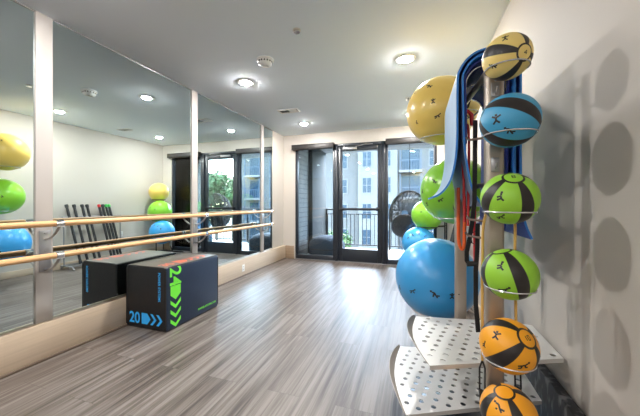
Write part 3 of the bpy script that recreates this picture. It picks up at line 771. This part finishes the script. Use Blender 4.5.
# ------------------------------------------------------------------ yoga mats over the arch
def mat_sheet(prof, y0, y1, th, mats, label, face_from=None, wob=.0):
    """prof: centre line (x, z) points; sheet of thickness th between y0 and y1, edges rounded"""
    bm = bmesh.new(); n = len(prof); ny = 9
    pts = [V((p[0], 0, p[1])) for p in prof]
    nor = []
    for i in range(n):
        d = (pts[min(i + 1, n - 1)] - pts[max(i - 1, 0)]).normalized(); nor.append(V((-d.z, 0, d.x)))
    G = []
    for side in (1, -1):
        rows = []
        for i in range(n):
            row = []
            for j in range(ny):
                y = y0 + (y1 - y0) * j / (ny - 1)
                w = wob * math.sin(i * .7 + j * .9) * (abs(i - n / 2) / (n / 2)) ** 2
                row.append(bm.verts.new(pts[i] + nor[i] * (side * th / 2 + w) + V((0, y, 0))))
            rows.append(row)
        G.append(rows)
    for s_, rows in enumerate(G):
        for i in range(n - 1):
            for j in range(ny - 1):
                q = (rows[i][j], rows[i + 1][j], rows[i + 1][j + 1], rows[i][j + 1]); f = bm.faces.new(q if s_ else q[::-1]); f.material_index = 0 if s_ == 0 else 1
    A, B = G
    for i in range(n - 1):
        for j in (0, ny - 1): bm.faces.new((A[i][j], A[i + 1][j], B[i + 1][j], B[i][j])).material_index = 2
    for i in (0, n - 1):
        for j in range(ny - 1): bm.faces.new((A[i][j], A[i][j + 1], B[i][j + 1], B[i][j])).material_index = 2
    bmesh.ops.recalc_face_normals(bm, faces=bm.faces[:])
    loc = V((AX, y0, AZ)); bm.transform(Matrix.Translation(-loc))
    me = bpy.data.meshes.new('yoga_mat'); bm.to_mesh(me); bm.free()
    o = bpy.data.objects.new('yoga_mat', me); COL.objects.link(o); o.location = loc
    for k in mats: me.materials.append(MATS[k])
    finish(o, angle=60)
    return tag(o, label, 'yoga mat', 'blue exercise mats draped over the rack')
def smooth_pts(P, n=5):
    out = []
    P = [V((*p, 0)) for p in P]
    for i in range(len(P) - 1):
        p0, p1, p2, p3 = P[max(i - 1, 0)], P[i], P[i + 1], P[min(i + 2, len(P) - 1)]
        for k in range(n):
            t = k / n
            q = .5 * ((2 * p1) + (-p0 + p2) * t + (2 * p0 - 5 * p1 + 4 * p2 - p3) * t * t + (-p0 + 3 * p1 - 3 * p2 + p3) * t ** 3)
            out.append((q.x, q.y))
    out.append((P[-1].x, P[-1].y)); return out
def drape(left, rx, right, rz=None):
    R_ = rx; top = [(AX + R_ * math.cos(a), AZ + (rz or R_) * math.sin(a)) for a in [PI - .12 - (PI - .24) * k / 9 for k in range(10)]]
    return smooth_pts(left + top + right, 4)
Y0 = 1.50
mat_sheet(drape([(.078, 1.243), (.105, 1.255), (.135, 1.285), (.160, 1.335), (.178, 1.42), (.185, 1.52), (.186, 1.66)], .128, [(.443, 1.66), (.443, 1.4), (.446, 1.22), (.462, 1.12), (.486, 1.055)], .137), Y0, 2.08, .009, ('mat_pale', 'mat_navy', 'mat_blue'), 'outermost blue mat, its room-side end curling out to the left')
mat_sheet(drape([(.296, 1.200), (.272, 1.235), (.247, 1.29), (.227, 1.40), (.215, 1.52), (.212, 1.66)], .106, [(.421, 1.66), (.421, 1.4), (.422, 1.22), (.418, 1.14)], .118), Y0 + .004, 2.085, .009, ('mat_pale', 'mat_blue', 'mat_blue'), 'blue mat under the outermost one, its end curling toward the post')
mat_sheet(drape([(.2275, 1.50), (.2275, 1.66)], .092, [(.400, 1.66), (.398, 1.4), (.390, 1.12), (.372, 1.085)], .102), Y0 + .03, 2.075, .008, ('mat_navy', 'mat_navy', 'mat_navy'), 'darkest navy mat, innermost under the arch')

# ------------------------------------------------------------------ tubes, straps and cords on the rack
def cord(name, pts, r, mat, label, cat, group=None, handles=(), ends='black_rubber'):
    root = thing(name, pts[0], label, cat, group)
    P = [V(p) for p in pts]; out = []
    for i in range(len(P) - 1):
        p0, p1, p2, p3 = P[max(i - 1, 0)], P[i], P[i + 1], P[min(i + 2, len(P) - 1)]
        for k in range(6):
            t = k / 6; out.append(.5 * ((2 * p1) + (-p0 + p2) * t + (2 * p0 - 5 * p1 + 4 * p2 - p3) * t * t + (-p0 + 3 * p1 - 3 * p2 + p3) * t ** 3))
    out.append(P[-1])
    m = MB(); m.tube(out, r, 10); m.obj('elastic_tube', mat, root)
    for h in handles:
        a, b = V(h[0]), V(h[1]); m = MB(); w = V((.020, 0, 0))
        m.tube([a, a * .75 + b * .25 - w * .5, b - w * .5], .0035, 8); m.tube([a, a * .75 + b * .25 + w * .5, b + w * .5], .0035, 8)
        m.obj('strap_web', 'black_nylon', root)
        m = MB(); m.tube([b - w * .6 + V((0, 0, .0)), b, b + w * .2 - V((0, 0, .10))], .012, 12); m.obj('grip', ends, root)
    return root
# tan tube looped over the front post hook
cord('resistance_tube', [(.262, 1.352, .56), (.262, 1.352, .80), (.263, 1.353, 1.00), (.266, 1.352, 1.12), (.285, 1.345, 1.19), (.33, 1.342, 1.205), (.372, 1.352, 1.19), (.386, 1.375, 1.12), (.388, 1.385, 1.0), (.392, 1.39, .80), (.396, 1.39, .60)],
     .0055, 'tan_rubber', 'tan resistance tube looped over the front post, hanging behind the medicine balls', 'resistance tube', None,
     [((.262, 1.352, .56), (.262, 1.352, .43)), ((.396, 1.39, .60), (.40, 1.385, .45))])
cord('resistance_tube', [(.232, 1.60, 1.12), (.229, 1.61, 1.3), (.224, 1.62, 1.50), (.236, 1.62, 1.60), (.250, 1.62, 1.60), (.254, 1.62, 1.50), (.252, 1.62, 1.3), (.246, 1.60, 1.10)], .0062, 'red_rubber',
     'red resistance tube with a red handle hanging between the mats and front post', 'resistance tube')
m = MB(); m.tube([(.222, 1.60, 1.60), (.228, 1.60, 1.655), (.245, 1.60, 1.675), (.262, 1.60, 1.655), (.266, 1.60, 1.60)], .010, 10)
o = m.obj('grip', 'red_rubber', bpy.data.objects['resistance_tube.001'])
cord('resistance_band', [(.222, 1.75, 1.30), (.222, 1.75, 1.05), (.228, 1.75, .985), (.240, 1.75, .96), (.250, 1.75, .985), (.252, 1.75, 1.10), (.250, 1.75, 1.30)], .009, 'orange_rubber', 'orange looped band hanging in front of the back post', 'resistance band')
cord('resistance_band', [(.262, 1.52, 1.24), (.262, 1.52, 1.12), (.264, 1.52, .95), (.266, 1.52, .88)], .007, 'red_rubber', 'short red band hanging beside the front post pegs', 'resistance band')
# black suspension strap with buckle loops
r = thing('suspension_strap', (.25, 1.5, 1.2), 'black nylon suspension strap looped on the pegs beside the front post', 'suspension strap')
def strap(m, pts, w, t):
    P = [V(p) for p in pts]
    prev = None
    for i, p in enumerate(P):
        d = (P[min(i + 1, len(P) - 1)] - P[max(i - 1, 0)]).normalized(); a = V((.95, .31, 0)); a = (a - d * a.dot(d)).normalized(); b = d.cross(a).normalized()
        ring = [m.bm.verts.new(p + a * sx * w / 2 + b * sy * t / 2) for sx, sy in ((-1, -1), (1, -1), (1, 1), (-1, 1))]
        if prev:
            for k in range(4): m.bm.faces.new((prev[k], prev[(k + 1) % 4], ring[(k + 1) % 4], ring[k]))
        else: m.bm.faces.new(ring[::-1])
        prev = ring
    m.bm.faces.new(prev)
m = MB(); strap(m, [(.262, 1.50, 1.60), (.260, 1.50, 1.40), (.258, 1.50, 1.22), (.248, 1.50, 1.12), (.236, 1.50, 1.04), (.226, 1.50, .985), (.226, 1.50, .945), (.24, 1.50, .925)], .020, .004)
m.obj('webbing', 'black_nylon', r)
m = MB(); strap(m, [(.27, 1.49, 1.12), (.268, 1.49, 1.0), (.262, 1.49, .90), (.262, 1.49, .75), (.272, 1.49, .62)], .02, .004); m.obj('webbing', 'black_nylon', r)
m = MB(); m.tube([(.24, 1.495, 1.07), (.262, 1.495, 1.085), (.272, 1.495, 1.05), (.262, 1.495, 1.02), (.245, 1.495, 1.03)], .004, 8, closed=True); m.obj('buckle', 'black_rubber', r)
m = MB(); m.tube([(.225, 1.495, .93), (.268, 1.495, .935)], .012, 12); m.obj('grip', 'black_rubber', r)

# ------------------------------------------------------------------ weighted bars on the right wall (seen in the mirror)
r = thing('bar_rack', (.45, 4.0, 0), 'low steel floor rack holding the weighted bars against the right wall', 'bar rack')
m = MB(); m.box(.30, .335, 3.45, 4.60, .05, .085, .005); m.box(.50, .535, 3.45, 4.60, .05, .085, .005); m.obj('base_rail', 'bracket_grey', r)
for y in (3.50, 4.02, 4.55):
    m = MB(); m.tube([(.24, y, .012), (.30, y, .06), (.53, y, .06), (.60, y, .012)], .014, 8); m.obj('foot', 'bracket_grey', r)
m = MB(); m.tube([(.535, 3.48, .95), (.535, 4.58, .95)], .012, 8)
for y in (3.50, 4.56): m.tube([(.517, y, .07), (.535, y, .95)], .012, 8)
m.obj('upper_rail', 'bracket_grey', r)
bars = [(65.5, 'black', 'black_rubber'), (73, 'black', 'black_rubber'), (81, 'black', 'black_rubber'), (86, 'black', 'black_rubber'), (98, 'red', 'red_rubber'), (101.5, 'black', 'black_rubber'), (105, 'green', 'green_rubber'), (108, 'green', 'green_rubber')]
labs = ['black weighted bar at the near end of the floor rack', 'second black weighted bar from the near end of the floor rack', 'third black weighted bar from the near end of the floor rack',
        'fourth black weighted bar from the near end of the floor rack', 'weighted bar with a red end cap', 'black-capped weighted bar between the red and green tipped ones', 'green-tipped weighted bar next to the black-capped one', 'green-tipped weighted bar at the far end of the floor rack']
for (px, nm, cap), lab in zip(bars, labs):
    rr = ray(px, 205); y = 6.16 * rr.y / -rr.x
    r = thing('weighted_bar', (.32, y + .03, .0), lab, 'weighted bar', 'weighted bars leaning on the right wall')
    a, b = V((.345, y + .10, .092)), V((.575, y, 1.175)); d_ = (b - a).normalized()
    m = MB(); m.tube([a, b], .022, 12); m.obj('bar_shaft', 'black_rubber', r)
    m = MB(); m.tube([b - d_ * .045, b, b + d_ * .012], [.028, .030, .024], 12); m.obj('end_cap', cap, r)
    m = MB(); m.tube([a - d_ * .004, a + d_ * .05], .028, 12); m.obj('end_cap', cap, r)

# ------------------------------------------------------------------ balcony
BY0, BY1 = YB + .18, 7.75
m = MB(); m.box(-3.2, 1.6, YB + .22, BY1 + .1, -.2, -.02); struct('balcony_floor', m, 'concrete', smooth=False)
m = MB(); m.box(-3.2, 1.6, BY0, BY1 + .1, 2.62, 3.2); struct('balcony_ceiling', m, 'balcony_soffit', smooth=False)
m = MB(); m.box(-2.62, -2.50, BY0, 6.62, -.02, 2.62); m.box(1.10, 1.25, BY0, BY1, -.02, 2.62); m.box(-2.50, OX0 - .0, BY0, BY0 + .02, -.02, 2.62); m.box(OX1, 1.10, BY0, BY0 + .03, -.02, 2.62)
struct('wall_balcony', m, 'lap_siding', smooth=False)
m = MB(); m.box(-2.66, -2.40, 6.62, BY1, -.02, 2.62, .01); struct('pillar_balcony', m, 'stucco_grey')
r = thing('balcony_railing', (-.7, BY1, 0), 'black metal balcony railing with thin vertical bars', 'railing')
m = MB(); m.box(-2.40, 1.10, BY1 - .05, BY1 - .01, 1.02, 1.055, .004); m.box(-2.40, 1.10, BY1 - .045, BY1 - .015, .90, .925, .003); m.box(-2.40, 1.10, BY1 - .045, BY1 - .015, .07, .10, .003); m.obj('handrail', 'iron_black', r)
m = MB(); k = 0
x = -2.34
while x < 1.08:
    m.box(x - .007, x + .007, BY1 - .037, BY1 - .023, .10, .90); x += .108
m.obj('balusters', 'iron_black', r, smooth=False)
for x in (-2.37, -.65, 1.07):
    m = MB(); m.box(x - .02, x + .02, BY1 - .052, BY1 - .008, -.02, 1.02, .003); m.obj('railing_post', 'iron_black', r)

# hanging egg chair
EC = V((-.14, 6.85, 0))
r = thing('egg_chair', EC, 'black wicker hanging egg chair with a round dark cushion on the balcony', 'hanging chair')
m = MB()
cz, hh, ww = .97, .52, .44
ex = V((math.cos(.3), math.sin(.3), 0)); ey = V((-ex.y, ex.x, 0))      # the opening looks roughly toward -ey
def egg(lon, t):                                                    # t 0 (rim centre-back) .. 1 rim
    a = lon
    rx = ww * math.sin(t * PI / 2) * math.cos(a); rz = hh * math.sin(t * PI / 2) * math.sin(a); dp = .42 * math.cos(t * PI / 2)
    return EC + ex * rx + ey * dp + V((0, 0, cz + rz))
rim = [egg(2 * PI * k / 40, 1) for k in range(40)]
m.tube(rim, .014, 8, closed=True); m.obj('basket_rim', 'iron_black', r)
m = MB()
for k in range(28): m.tube([egg(2 * PI * k / 28, .12 + .88 * j / 10) for j in range(11)], .009, 5)
for j in range(1, 13): m.tube([egg(2 * PI * k / 36, .08 + .9 * j / 13) for k in range(36)], .010, 5, closed=True)
for s_ in (1, -1):
    for q in range(9): m.tube([egg(s_ * 2 * PI * (k / 30) + q * 2 * PI / 9, .15 + .85 * k / 10) for k in range(11)], .008, 5)
m.obj('wicker_basket', 'wicker_black', r)
m = MB()
top = EC + V((0, 0, 2.62))
m.tube([top, EC + V((0, 0, cz + hh)) + ey * .02], .006, 6); m.obj('hanging_chain', 'iron_black', r)
m = MB(); C0 = EC + ey * -.02 - ex * .14 + V((0, 0, cz - .27))
m.lathe([(0, -.09), (.22, -.085), (.26, -.06), (.28, 0), (.26, .06), (.22, .085), (0, .09)], (0, 0, 0), 28)
for v in m.bm.verts: v.co = Matrix.Rotation(-1.3, 3, 'X') @ v.co
for v in m.bm.verts: v.co = Matrix.Rotation(.3, 3, 'Z') @ v.co + C0
m.obj('seat_cushion', 'cushion_black', r)
# low round lounge seat outside the left window
LC = V((-1.98, 6.45, 0))
r = thing('round_pouf', LC, 'low round dark blue pouf on the balcony behind the left window', 'pouf')
m = MB(); m.lathe([(0, .46), (.18, .45), (.32, .40), (.41, .30), (.43, .18), (.42, .05), (.38, -.018), (0, -.018)], LC, 40); m.obj('pouf_body', 'cushion_blue', r)
m = MB(); m.tube([LC + V((.43 * math.cos(2 * PI * k / 40), .43 * math.sin(2 * PI * k / 40), .18)) for k in range(40)], .008, 6, closed=True); m.obj('piping', 'cushion_black', r)
r = thing('round_pouf', (-1.05, 7.15, 0), 'blue cushioned low seat on the balcony behind the glass door, seen in the mirror', 'pouf')
m = MB(); m.lathe([(0, .40), (.15, .39), (.26, .34), (.32, .25), (.33, .12), (.32, .02), (.30, -.018), (0, -.018)], (.55, 7.05, 0), 32); m.obj('pouf_body', 'cushion_blue', r)
r.location = (.55, 7.05, 0); 
for c_ in r.children: c_.data.transform(Matrix.Translation(V((-1.05 - .55, 7.15 - 7.05, 0))))

# ------------------------------------------------------------------ outside: ground, apartment building, trees
GZ = -6.5
m = MB(); m.box(-70, 80, 8.5, 120, GZ - .5, GZ); struct('ground_lawn', m, 'grass_ground', smooth=False)
m = MB(); m.box(-70, 80, 14, 21, GZ, GZ + .03); struct('street', m, 'asphalt', smooth=False)
FYB = 33.0
bl = thing('apartment_building', (-6, FYB + 6, GZ), 'pale apartment building with balconies across the street', 'building')
BXa, BXb, BTOP = -30.0, 17.5, 7.4
m = MB(); m.box(BXa, -6.2, FYB, FYB + 12, GZ, BTOP + .4); m.box(-1.9, BXb, FYB, FYB + 12, GZ, BTOP); m.obj('wall_front', 'facade_white', bl, smooth=False)
m = MB(); m.box(-6.2, -1.9, FYB - .8, FYB + 12, GZ, BTOP - .4); m.obj('wall_bay', 'facade_trim', bl, smooth=False)
m = MB(); m.box(BXa - .3, BXb + .3, FYB - 1.0, FYB + 12, BTOP + .4, BTOP + .75); m.obj('roof_cornice', 'facade_trim', bl, smooth=False)
def win(x, z, w, h, y, n=2):
    m = MB(); m.box(x - w / 2 - .1, x + w / 2 + .1, y - .06, y + .02, z - .1, z + h + .1); f = m.obj('window', 'facade_trim', bl, smooth=False)
    m = MB()
    for k in range(n):
        a = x - w / 2 + k * w / n + .04; m.box(a, a + w / n - .08, y - .08, y - .05, z + .04, z + h / 2 - .03); m.box(a, a + w / n - .08, y - .08, y - .05, z + h / 2 + .03, z + h - .04)
    m.obj('pane', 'facade_glass', f, smooth=False)
def balc(x, z, w, y):
    m = MB(); m.box(x - w / 2, x + w / 2, y - .02, y + .05, z, z + 2.3); f = m.obj('balcony_recess', 'facade_glass', bl, smooth=False)
    m = MB(); m.box(x - w / 2 - .2, x + w / 2 + .2, y - 1.1, y, z - .25, z); m.obj('balcony_slab', 'facade_trim', f, smooth=False)
    m = MB(); m.box(x - w / 2 - .15, x + w / 2 + .15, y - 1.08, y - 1.03, z + 1.0, z + 1.08)
    k = x - w / 2 - .12
    while k < x + w / 2 + .15: m.box(k, k + .05, y - 1.07, y - 1.04, z, z + 1.0); k += .28
    m.box(x - w / 2 - .15, x - w / 2 - .05, y - 1.1, y - 1.0, z, z + 2.5); m.box(x + w / 2 + .05, x + w / 2 + .15, y - 1.1, y - 1.0, z, z + 2.5)
    m.obj('balcony_railing', 'facade_grey', f, smooth=False)
for fl in range(4):
    z = -3.55 + fl * 2.9
    for x in (-15.5, -12.2, -8.4): win(x, z + .1, 1.5, 1.6, FYB)
    for x in (-5.2, -3.1): win(x, z + .1, 1.0, 1.7, FYB - .8)
    for x in (1.7, 7.6): win(x, z + .1, .7, 1.6, FYB, 1)
    for x in (-.55, 4.4, 10.6, 14.2): balc(x, z - .4, 1.9, FYB)
m = MB(); m.box(.75, 3.1, FYB - .02, FYB + .02, GZ, BTOP - 3.1); m.obj('grey_cladding', 'facade_grey', bl, smooth=False)

def leaf_mesh(n, R_, seed, size):
    rnd = random.Random(seed); bm = bmesh.new()
    cl = [(V((rnd.uniform(-1, 1), rnd.uniform(-1, 1), rnd.uniform(-.7, .9))) * .62, rnd.uniform(.35, .6)) for _ in range(9)]
    for _ in range(n):
        c0, cr = rnd.choice(cl); d = V((rnd.gauss(0, 1), rnd.gauss(0, 1), rnd.gauss(0, 1))).normalized()
        p = (c0 + d * cr * rnd.uniform(.6, 1)) * R_; s_ = size * rnd.uniform(.6, 1.3)
        a = V((rnd.gauss(0, 1), rnd.gauss(0, 1), rnd.gauss(0, 1))).normalized(); b = a.cross(d + V((.1, .2, .3))).normalized()
        q = [p - a * s_, p - b * s_ * .45, p + a * s_, p + b * s_ * .45]; bm.faces.new([bm.verts.new(v) for v in q])
    me = bpy.data.meshes.new('foliage'); bm.to_mesh(me); bm.free(); me.materials.append(MATS['leaf_green']); return me
LM = [leaf_mesh(2600, 1, 3, .10), leaf_mesh(2600, 1, 5, .10)]
def tree(x, y, h, R_, lab, k, name='broadleaf_tree'):
    r = thing(name, (x, y, GZ), lab, 'tree', 'trees beyond the balcony')
    m = MB(); m.tube([(x, y, GZ), (x + .1, y, GZ + h * .35), (x - .05, y + .1, GZ + h * .75)], [.05 * R_ + .05, .04 * R_ + .04, .02 * R_], 8)
    for a in (0, 2.1, 4.2): m.tube([(x, y, GZ + h * .42), (x + R_ * .45 * math.cos(a), y + R_ * .45 * math.sin(a), GZ + h * .75)], [.03 * R_, .01 * R_], 6)
    m.obj('trunk', 'bark', r)
    o = bpy.data.objects.new('crown', LM[k % 2]); COL.objects.link(o); o.parent = r; o.location = (0, 0, h - R_ * .9); o.scale = (R_, R_, R_ * .95)
for i, (x, y, h, R_, lab) in enumerate([
    (16.2, 27.8, 11.4, 2.6, 'leafy green tree beyond the right end of the railing'),
    (14.6, 21.5, 7.4, 2.0, 'smaller leafy tree in front of the building end'),
    (24.0, 42, 12.5, 4.5, 'tall leafy tree farther right past the building'),
    (25.5, 25, 12.0, 4.0, 'spreading tree farthest right beyond the balcony'),
    (-6.0, 22, 5.6, 1.5, 'slim young tree across the street left of the door')]): tree(x, y, h, R_, lab, i)
for i, (x, y, s_, lab) in enumerate([(-3.6, 24, 1.0, 'round shrub by the building seen through the glass door'), (-.2, 25, 1.2, 'larger round shrub by the building near the egg chair'), (-8.5, 25, 1.1, 'low shrub by the building behind the left window')]):
    r = thing('shrub', (x, y, GZ), lab, 'shrub', 'shrubs along the street')
    m = MB(); m.tube([(x, y, GZ), (x, y, GZ + 1.2)], .08, 6); m.obj('stem', 'bark', r)
    o = bpy.data.objects.new('foliage', LM[i % 2]); COL.objects.link(o); o.parent = r; o.location = (0, 0, s_ * 1.1 + .6); o.scale = (s_ * 1.1,) * 3

# ------------------------------------------------------------------ light
w = bpy.data.worlds.new('World'); sc.world = w; w.use_nodes = True; nt = w.node_tree
bg = nt.nodes['Background']; sky = nt.nodes.new('ShaderNodeTexSky'); sky.sky_type = 'NISHITA'; sky.sun_disc = False
sky.sun_elevation = math.radians(60); sky.sun_rotation = math.radians(15); sky.air_density = 1.2; sky.dust_density = 2.5; sky.ozone_density = 1.0
nt.links.new(sky.outputs[0], bg.inputs[0]); bg.inputs[1].default_value = 2.7
def lamp(name, typ, loc, rot, e, col, **k):
    l = bpy.data.lights.new(name, typ); l.energy = e; l.color = col
    for a, b in k.items(): setattr(l, a, b)
    o = bpy.data.objects.new(name, l); COL.objects.link(o); o.location = loc; o.rotation_euler = rot; return o
lamp('sun', 'SUN', (0, 20, 20), (math.radians(-26), 0, math.radians(-22)), 2.0, (1, .97, .92), angle=.02)
# portal at the balcony opening guides sky light into the room
p = lamp('portal', 'AREA', (-1.06, YB + .14, 1.25), (math.radians(-90), 0, 0), 1, (1, 1, 1), shape='RECTANGLE', size=2.8, size_y=2.4)
p.data.cycles.is_portal = True

# ------------------------------------------------------------------ camera
cam = bpy.data.cameras.new('Camera'); co = bpy.data.objects.new('Camera', cam); COL.objects.link(co); sc.camera = co
cam.sensor_width = 36; cam.sensor_fit = 'HORIZONTAL'; cam.lens = 36 * F / 640
co.location = (0, 0, EYE); co.rotation_euler = (PI / 2, 0, YAW)
cam.shift_x = 0; cam.shift_y = -(208 - HY) / 640; cam.clip_start = .02; cam.clip_end = 400

vs = sc.view_settings; vs.view_transform = 'Standard'; vs.look = 'None'; vs.gamma = 1; vs.use_curve_mapping = False; vs.exposure = 0.92
cy = sc.cycles; cy.use_denoising = True; cy.max_bounces = 10; cy.diffuse_bounces = 5; cy.glossy_bounces = 6; cy.transparent_max_bounces = 16
cy.sample_clamp_indirect = 6; cy.caustics_reflective = False; cy.caustics_refractive = False
